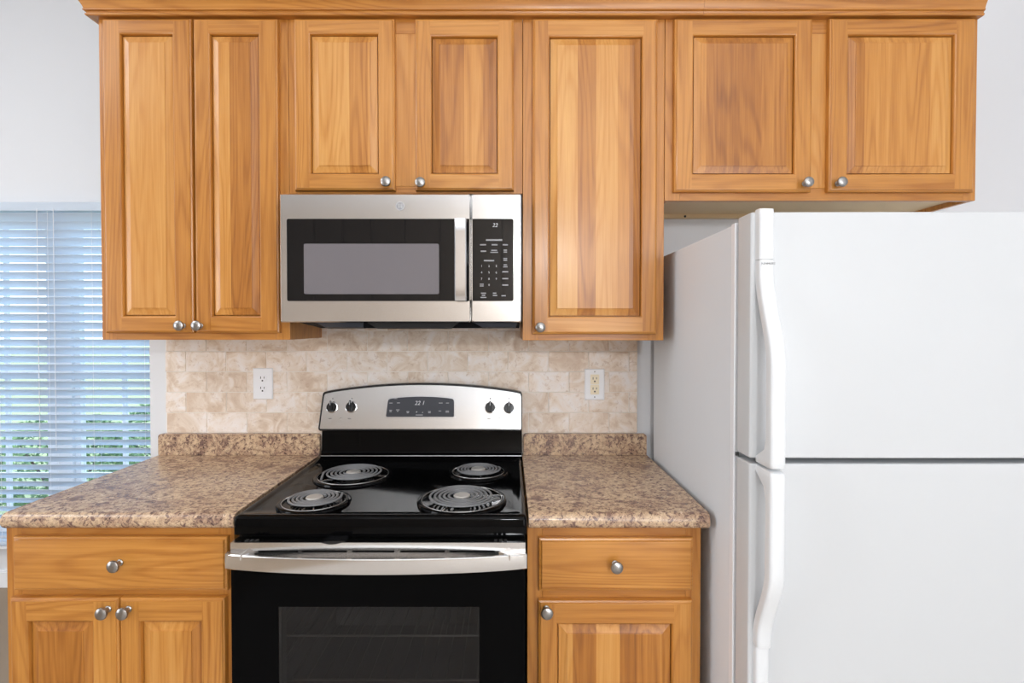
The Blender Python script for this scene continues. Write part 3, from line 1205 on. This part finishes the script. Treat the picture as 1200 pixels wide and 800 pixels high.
# steel strip over the glass with five vent slots
m = MB()
sx = [(-.6215, -.5225), (-.5125, -.4005), (-.3880, -.2820), (-.2680, -.1570), (-.1445, -.0325)]
sz0, sz1 = .8395, .8448
ys = (-.702, -.664)
m.box(DXa, DXb, ys[0], ys[1], sz1, .8640)
m.box(DXa, DXb, ys[0], ys[1], .800, sz0)
edges = [DXa] + [e for p in sx for e in p] + [DXb]
for i in range(0, len(edges), 2):
    m.box(edges[i], edges[i + 1], ys[0], ys[1], sz0, sz1)
m.build('vent_strip', M['steel'], od, ro)
box('vent_recess', M['dark_recess'], -.63, -.025, -.690, -.665, sz0 - .002, sz1 + .002, od, ro)
for x0 in (-.652, -.640, -.628, -.018, -.030, -.006):
    box('vent_slot', M['dark_recess'], x0 - .0035, x0 + .0035, -.7022, -.690, .8650, .8684, od, ro)
# bowed handle bar
m = MB()
n = 28
rings = []
for k in range(n + 1):
    u = k / n
    x = -.6975 + (.0470 + .6975) * u
    e = 2 * u - 1
    bow = (1 - e * e) ** 0.8
    yo = -.714 - .030 * bow
    z0, z1 = .8015 + .002 * (1 - bow), .8405
    th_ = .012
    rings.append([(x, yo + th_, z0 + .002), (x, yo + .002, z0), (x, yo, z0 + .002), (x, yo - .0015, (z0 + z1) / 2), (x, yo, z1 - .002), (x, yo + .002, z1), (x, yo + th_, z1 - .002)])
m.loft(rings)
for xa, xb in ((-.6965, -.6550), (.0060, .0460)):
    m.box(xa, xb, -.716, -.7005, .806, .8425)
# sloped cheeks where the bar joins the strip
m.loft([[(-.655, -.7005, .842), (-.655, -.7005, .83), (-.655, -.726, .83), (-.655, -.726, .842)], [(-.630, -.7005, .842), (-.630, -.7005, .83), (-.630, -.702, .83), (-.630, -.702, .842)]])
m.loft([[(.006, -.7005, .842), (.006, -.7005, .83), (.006, -.726, .83), (.006, -.726, .842)], [(-.022, -.7005, .842), (-.022, -.7005, .83), (-.022, -.702, .83), (-.022, -.702, .842)]])
m.build('oven_handle', M['steel'], od, ro, angle=30)
# lock lever under the cooktop lip
MB().loft([[(-.462 + a, -.7065, .8650 + b) for a, b in ((0, 0), (.02, -.004), (.035, -.003), (.060, .003), (.058, .0055), (.010, .0045))],
           [(-.462 + a, -.668, .8650 + b) for a, b in ((0, 0), (.02, -.004), (.035, -.003), (.060, .003), (.058, .0055), (.010, .0045))]]).build('lock_lever', M['black_plastic'], rg, ro)
# storage drawer below the door
dw = box('storage_drawer', M['enamel'], DXa, DXb, -.695, -.660, .045, .195, rg, ro, .004)

# ================================================================== microwave
mw = thing('microwave', (-.328, -.19, 1.40), 'stainless over-the-range microwave with black glass door above the stove', 'microwave')
mo = tuple(mw.location)
MX0, MX1, MZ0, MZ1 = -.6975, .0420, 1.4140, 1.8065
m = MB()
m.box(MX0 + .0015, MX1 - .001, -.348, -.0095, MZ0 + .004, 1.8065)
m.box(MX0 + .02, MX1 - .02, -.290, -.0095, 1.8065, 1.8275)
m.build('body', M['black_plastic'], mw, mo, bevel=.002)


def framed(x0, x1, z0, z1, hx0, hx1, hz0, hz1, yf_, yb_, r=.006, rh=.005, ends=(1, 1)):
    """front plate with a rounded opening"""
    m = MB()
    n = 5
    o = rrect(x0, x1, z0, z1, r, n)
    h = rrect(hx0, hx1, hz0, hz1, rh, n)
    e = .003
    oi = rrect(x0 + e, x1 - e, z0 + e, z1 - e, r, n)
    ring = lambda pts, y: [(x, y, z) for x, z in pts]
    m.loft([ring(o, yb_), ring(o, yf_ + .003), ring(oi, yf_), ring(h, yf_), ring(h, yf_ + .004)], cap0=False, cap1=False)
    m.face(list(reversed(ring(o, yb_))))
    return m


gz0, gz1 = 1.4790, 1.7305
# door plate: the glass runs to its right edge
xs_ = -.1135
dm = framed(MX0, xs_, MZ0, MZ1, -.6765, xs_ - .0006, gz0, gz1, -.390, -.350, .006, .006)
mdoor = dm.build('door', M['steel'], mw, mo, angle=25)
MB().prism(rrect(-.6765, xs_ - .0008, gz0, gz1, .006), -.3893, -.3700).build('door_glass', M['mirror_glass'], mdoor, mo)
MB().prism(rrect(-.6245, -.2105, 1.5005, 1.6545, .005), -.3896, -.3890).build('viewing_window', M['mesh_window'], mdoor, mo)
cm = framed(xs_ + .0022, MX1, MZ0, MZ1, xs_ + .0030, .0178, gz0, gz1, -.390, -.350, .006, .006)
ctl = cm.build('control_panel', M['steel'], mw, mo, angle=25)
MB().prism(rrect(xs_ + .0032, .0178, gz0, gz1, .005), -.3893, -.3700).build('keypad_glass', M['mirror_glass'], ctl, mo)
# handle
m = MB()
hs = []
for k in range(13):
    u = k / 12
    z = 1.4790 + (1.7260 - 1.4790) * u
    a = min(u, 1 - u)
    yo = -.4300 if a > .06 else -.4300 + (.06 - a) / .06 * .006
    hs.append([(-.1590, yo + .010, z), (-.1590, yo + .003, z), (-.1560, yo, z), (-.1270, yo, z), (-.1240, yo + .003, z), (-.1240, yo + .010, z)])
m.loft(hs)
for za, zb_ in ((1.495, 1.520), (1.686, 1.711)):
    m.box(-.150, -.131, -.4225, -.3895, za, zb_)
m.build('handle', M['chrome'], mdoor, mo, angle=30)
# round monogram badge
m = MB()
lx, lz = -.3290, 1.7690
m.lathe((lx, -.3898, lz), [(0, 0), (.0125, 0), (.0125, .0012), (0, .0013)], 'y', 36)
bd = m.build('badge', M['legend_grey'], mdoor, mo)
m = MB()
m.tube([(lx + .0125 * math.cos(2 * math.pi * i / 40), -.3911, lz + .0125 * math.sin(2 * math.pi * i / 40)) for i in range(40)], .0011, 6, closed=True)
text_into(m, 'GE', lx, -.3912, lz, .0125, shear=.2)
for q in range(4):
    a0 = R(45 + 90 * q)
    c = (lx + .0088 * math.cos(a0), lz + .0088 * math.sin(a0))
    m.tube([(c[0] + .0022 * math.cos(a0 + 1.0 + t * .5), -.3912, c[1] + .0022 * math.sin(a0 + 1.0 + t * .5)) for t in range(9)], .0005, 5)
m.build('monogram', M['legend'], bd, mo)
# keypad lettering
m = MB()
ky = -.3895
text_into(m, '22', -.0395, ky, 1.7105, .0165, shear=.3, depth=.0001)
m.build('clock_digits', M['legend'], ctl, mo)
s_ = 1 / 382.0
KX = lambda px: -.1123 + (px - 552) / 382.0
KZ = lambda py: 1.7311 - (py - 256) / 382.0
for row, y_ in enumerate((320.4, 327.9, 335.4)):
    for c_, x_ in enumerate((564.3, 573.0, 581.5)):
        m = MB()
        text_into(m, str(row * 3 + c_ + 1), KX(x_), ky, KZ(y_ - 9), .0088, depth=.0001)
        m.build('key_digit', M['legend'], ctl, mo)
m = MB()
text_into(m, '0', KX(573), ky, KZ(333.5), .0088, depth=.0001)
m.build('key_digit', M['legend'], ctl, mo)
m = MB()
for x_, y_, w_, h_ in ((579, 281, 19, 2.0), (566, 286.5, 7, 1.5), (579.5, 286.5, 7, 1.5), (592, 286.5, 6, 1.5), (566.5, 294, 6.5, 1.5), (579, 293, 7, 1.3), (579, 295.3, 9, 1.3),
                       (592, 292.8, 4, 1.3), (592, 295, 4, 1.3), (573, 305, 12, 1.6), (592, 302.5, 4.5, 1.2), (592, 304.6, 4.5, 1.2), (592, 310, 4, 1.2), (592, 312.2, 5, 1.2),
                       (592, 318, 7, 1.5), (592, 326, 7, 1.5), (592, 333.5, 7, 1.5), (564.5, 332.5, 4.5, 1.2), (564.5, 334.6, 4.5, 1.2),
                       (566.5, 343, 6, 1.3), (566.5, 345.4, 4, 1.5), (566.5, 348, 7, 1.3), (579.5, 343, 4, 1.4), (580, 345.6, 5, 1.3), (590, 346, 5, 1.4)):
    xa, xb = KX(x_ - w_ / 2), KX(x_ + w_ / 2)
    za, zb_ = KZ(y_ + h_ / 2), KZ(y_ - h_ / 2)
    m = MB()
    m.face([(xa, ky - .0001, za), (xb, ky - .0001, za), (xb, ky - .0001, zb_), (xa, ky - .0001, zb_)])
    m.build('key_marking', M['legend_grey'], ctl, mo)
# underside: pan with grease filter recess and two lamp lenses
m = MB()
m.loft([[(MX0 + .035, -.372, MZ0 + .003), (MX1 - .004, -.372, MZ0 + .003), (MX1 - .004, -.02, MZ0 + .003), (MX0 + .035, -.02, MZ0 + .003)],
        [(MX0 + .115, -.352, 1.3955), (MX1 - .006, -.352, 1.3955), (MX1 - .006, -.04, 1.3955), (MX0 + .115, -.04, 1.3955)]])
pan = m.build('underside_pan', M['black_plastic'], mw, mo)
m = MB()
f0 = -.3732
m.loft([[(-.438, f0, MZ0 + .0015), (-.150, f0, MZ0 + .0015), (-.150, f0 + .02, MZ0 + .0015), (-.438, f0 + .02, MZ0 + .0015)],
        [(-.412, f0 + .006, 1.3975), (-.176, f0 + .006, 1.3975), (-.176, f0 + .03, 1.3940), (-.412, f0 + .03, 1.3940)]])
m.build('vent_opening', M['dark_recess'], pan, mo)
for xa, xb in ((-.600, -.447), (-.110, .030)):
    m = MB()
    m.loft([[(xa, -.3722, MZ0 + .001), (xb, -.3722, MZ0 + .001), (xb, -.34, MZ0 + .001), (xa, -.34, MZ0 + .001)],
            [(xa + .03, -.362, 1.3985), (xb - .004, -.362, 1.3985), (xb - .004, -.33, 1.3935), (xa + .03, -.33, 1.3935)]])
    m.build('lamp_lens', M['screen'], pan, mo, bevel=.002)

# ================================================================== refrigerator
fr = thing('refrigerator', (.92, -.42, 0), 'white top-freezer refrigerator standing at the right of the counter', 'refrigerator')
fo = tuple(fr.location)
FX0, FX1 = .5430, 1.2950
box('cabinet_body', M['fridge_side'], FX0, FX1, -.744, -.050, .03, 1.646, fr, fo, .003)
m = MB()
m.box(FX0 - .0030, FX0 + .010, -.7500, -.728, .05, 1.6480)
m.box(FX1 - .010, FX1 + .0008, -.7505, -.738, .05, 1.6475)
m.box(FX0 + .01, FX1 - .01, -.7505, -.738, 1.636, 1.6475)
m.build('front_flange', M['trim'], fr, fo, bevel=.0015)  # whiter than the sides, standing in for light caught on the rounded edge
for z0, z1, nm in ((1.1065, 1.6575, 'freezer_door'), (.075, 1.0945, 'fridge_door')):
    m = MB()
    # slightly crowned front, soft corners
    n = 12
    out = []
    x0, x1 = FX0, FX1
    out.append((x1, -.758))
    out.append((x1, -.815))
    for k in range(4):
        a = R(90 * k / 3)
        out.append((x1 - .010 + .010 * math.cos(a), -.816 - .010 * math.sin(a)))
    for k in range(1, 8):
        u = k / 8
        out.append((x1 - .010 - (x1 - x0 - .020) * u, -.826 - .0035 * (1 - (2 * u - 1) ** 2)))
    for k in range(4):
        a = R(90 + 90 * k / 3)
        out.append((x0 + .006 + .006 * math.cos(a), -.820 - .006 * math.sin(a)))
    out.append((x0, -.758))
    m.loft([[(x, y, z0) for x, y in out], [(x, y, z1) for x, y in out]])
    fd = m.build(nm, M['fridge'], fr, fo, bevel=.004, seg=3)
    box('door_gasket', M['gasket'], x0 + .012, x1 - .012, -.7585, -.7502, z0 + .01, z1 - .01, fd, fo)

    # handle: a wide grip swept along the door edge
    def sweep(pts, nm2):
        """pts: (x centre, half width, y back, y front, z)"""
        rings = []
        for xc, hw, yb_, yf_, z in pts:
            q = min(.007, (yb_ - yf_) * .45)
            rings.append([(xc - hw, yb_, z), (xc - hw, yf_ + q, z), (xc - hw + q * .3, yf_ + q * .3, z), (xc - hw + q, yf_, z), (xc + hw - q, yf_, z), (xc + hw - q * .3, yf_ + q * .3, z), (xc + hw, yf_ + q, z), (xc + hw, yb_, z)])
        mm = MB().loft(rings)
        return mm.build(nm2, M['fridge_handle'], fd, fo, angle=50)

    sm = lambda u: u * u * (3 - 2 * u)
    if nm == 'freezer_door':
        sweep([(.5680, .0145, -.8262, -.842, 1.6620), (.5680, .0165, -.8262, -.848, 1.6600), (.5680, .0165, -.8262, -.850, 1.6500), (.5682, .0165, -.8262, -.850, 1.5495)], 'handle_cap')
        pts = [(.5682, .0165, -.8262, -.850, 1.5485), (.5684, .0165, -.8262, -.850, 1.530)]
        for k in range(1, 15):
            u = k / 14
            s = sm(u)
            z = 1.530 - .215 * u
            pts.append((.5684 + .0045 * s, .0165, -.8262 - .046 * s, -.850 - .046 * s, z))
        for z in (1.29, 1.25, 1.20, 1.16):
            pts.append((.5729, .0165, -.8722, -.896, z))
        pts += [(.5729, .0165, -.8640, -.896, 1.135), (.5729, .0165, -.8262, -.896, 1.112), (.5729, .0160, -.8262, -.894, 1.1015), (.5729, .0140, -.8262, -.888, 1.0985)]
        h = sweep(list(reversed(pts)), 'handle')
        tm = MB()
        text_into(tm, 'KENMORE', .5700, -.8508, 1.5400, .0066)
        tm.build('brand_lettering', M['legend_grey'], h, fo)
    else:
        pts = [(.5729, .0140, -.8262, -.888, 1.0925), (.5729, .0160, -.8262, -.894, 1.0895), (.5729, .0165, -.8262, -.896, 1.080), (.5729, .0165, -.8640, -.896, 1.055)]
        for z in (1.03, .98, .94, .90, .875):
            pts.append((.5729, .0165, -.8722, -.896, z))
        for k in range(1, 15):
            u = k / 14
            s = sm(u)
            pts.append((.5729 - .0040 * s, .0165, -.8722 + .046 * s, -.896 + .046 * s, .875 - .17 * u))
        pts += [(.5689, .0165, -.8262, -.850, .695), (.5689, .0155, -.8262, -.848, .6885)]
        sweep(list(reversed(pts)), 'handle')
        sweep(list(reversed([(.5685, .0155, -.8262, -.844, .6875), (.5685, .0150, -.8262, -.843, .60), (.5685, .0150, -.8262, -.840, .30), (.5685, .0130, -.8262, -.830, .28)])), 'handle_cover')
MB().lathe((FX0 - .0002, -.762, 1.1010), [(0, -.004), (.004, -.004), (.004, .004), (0, .004)], 'z', 10).build('door_screw', M['slot'], fr, fo)  # dark screw head at the freezer door's lower left corner
box('toe_grille', M['gasket'], FX0 + .01, FX1 - .01, -.745, -.70, .0, .065, fr, fo)
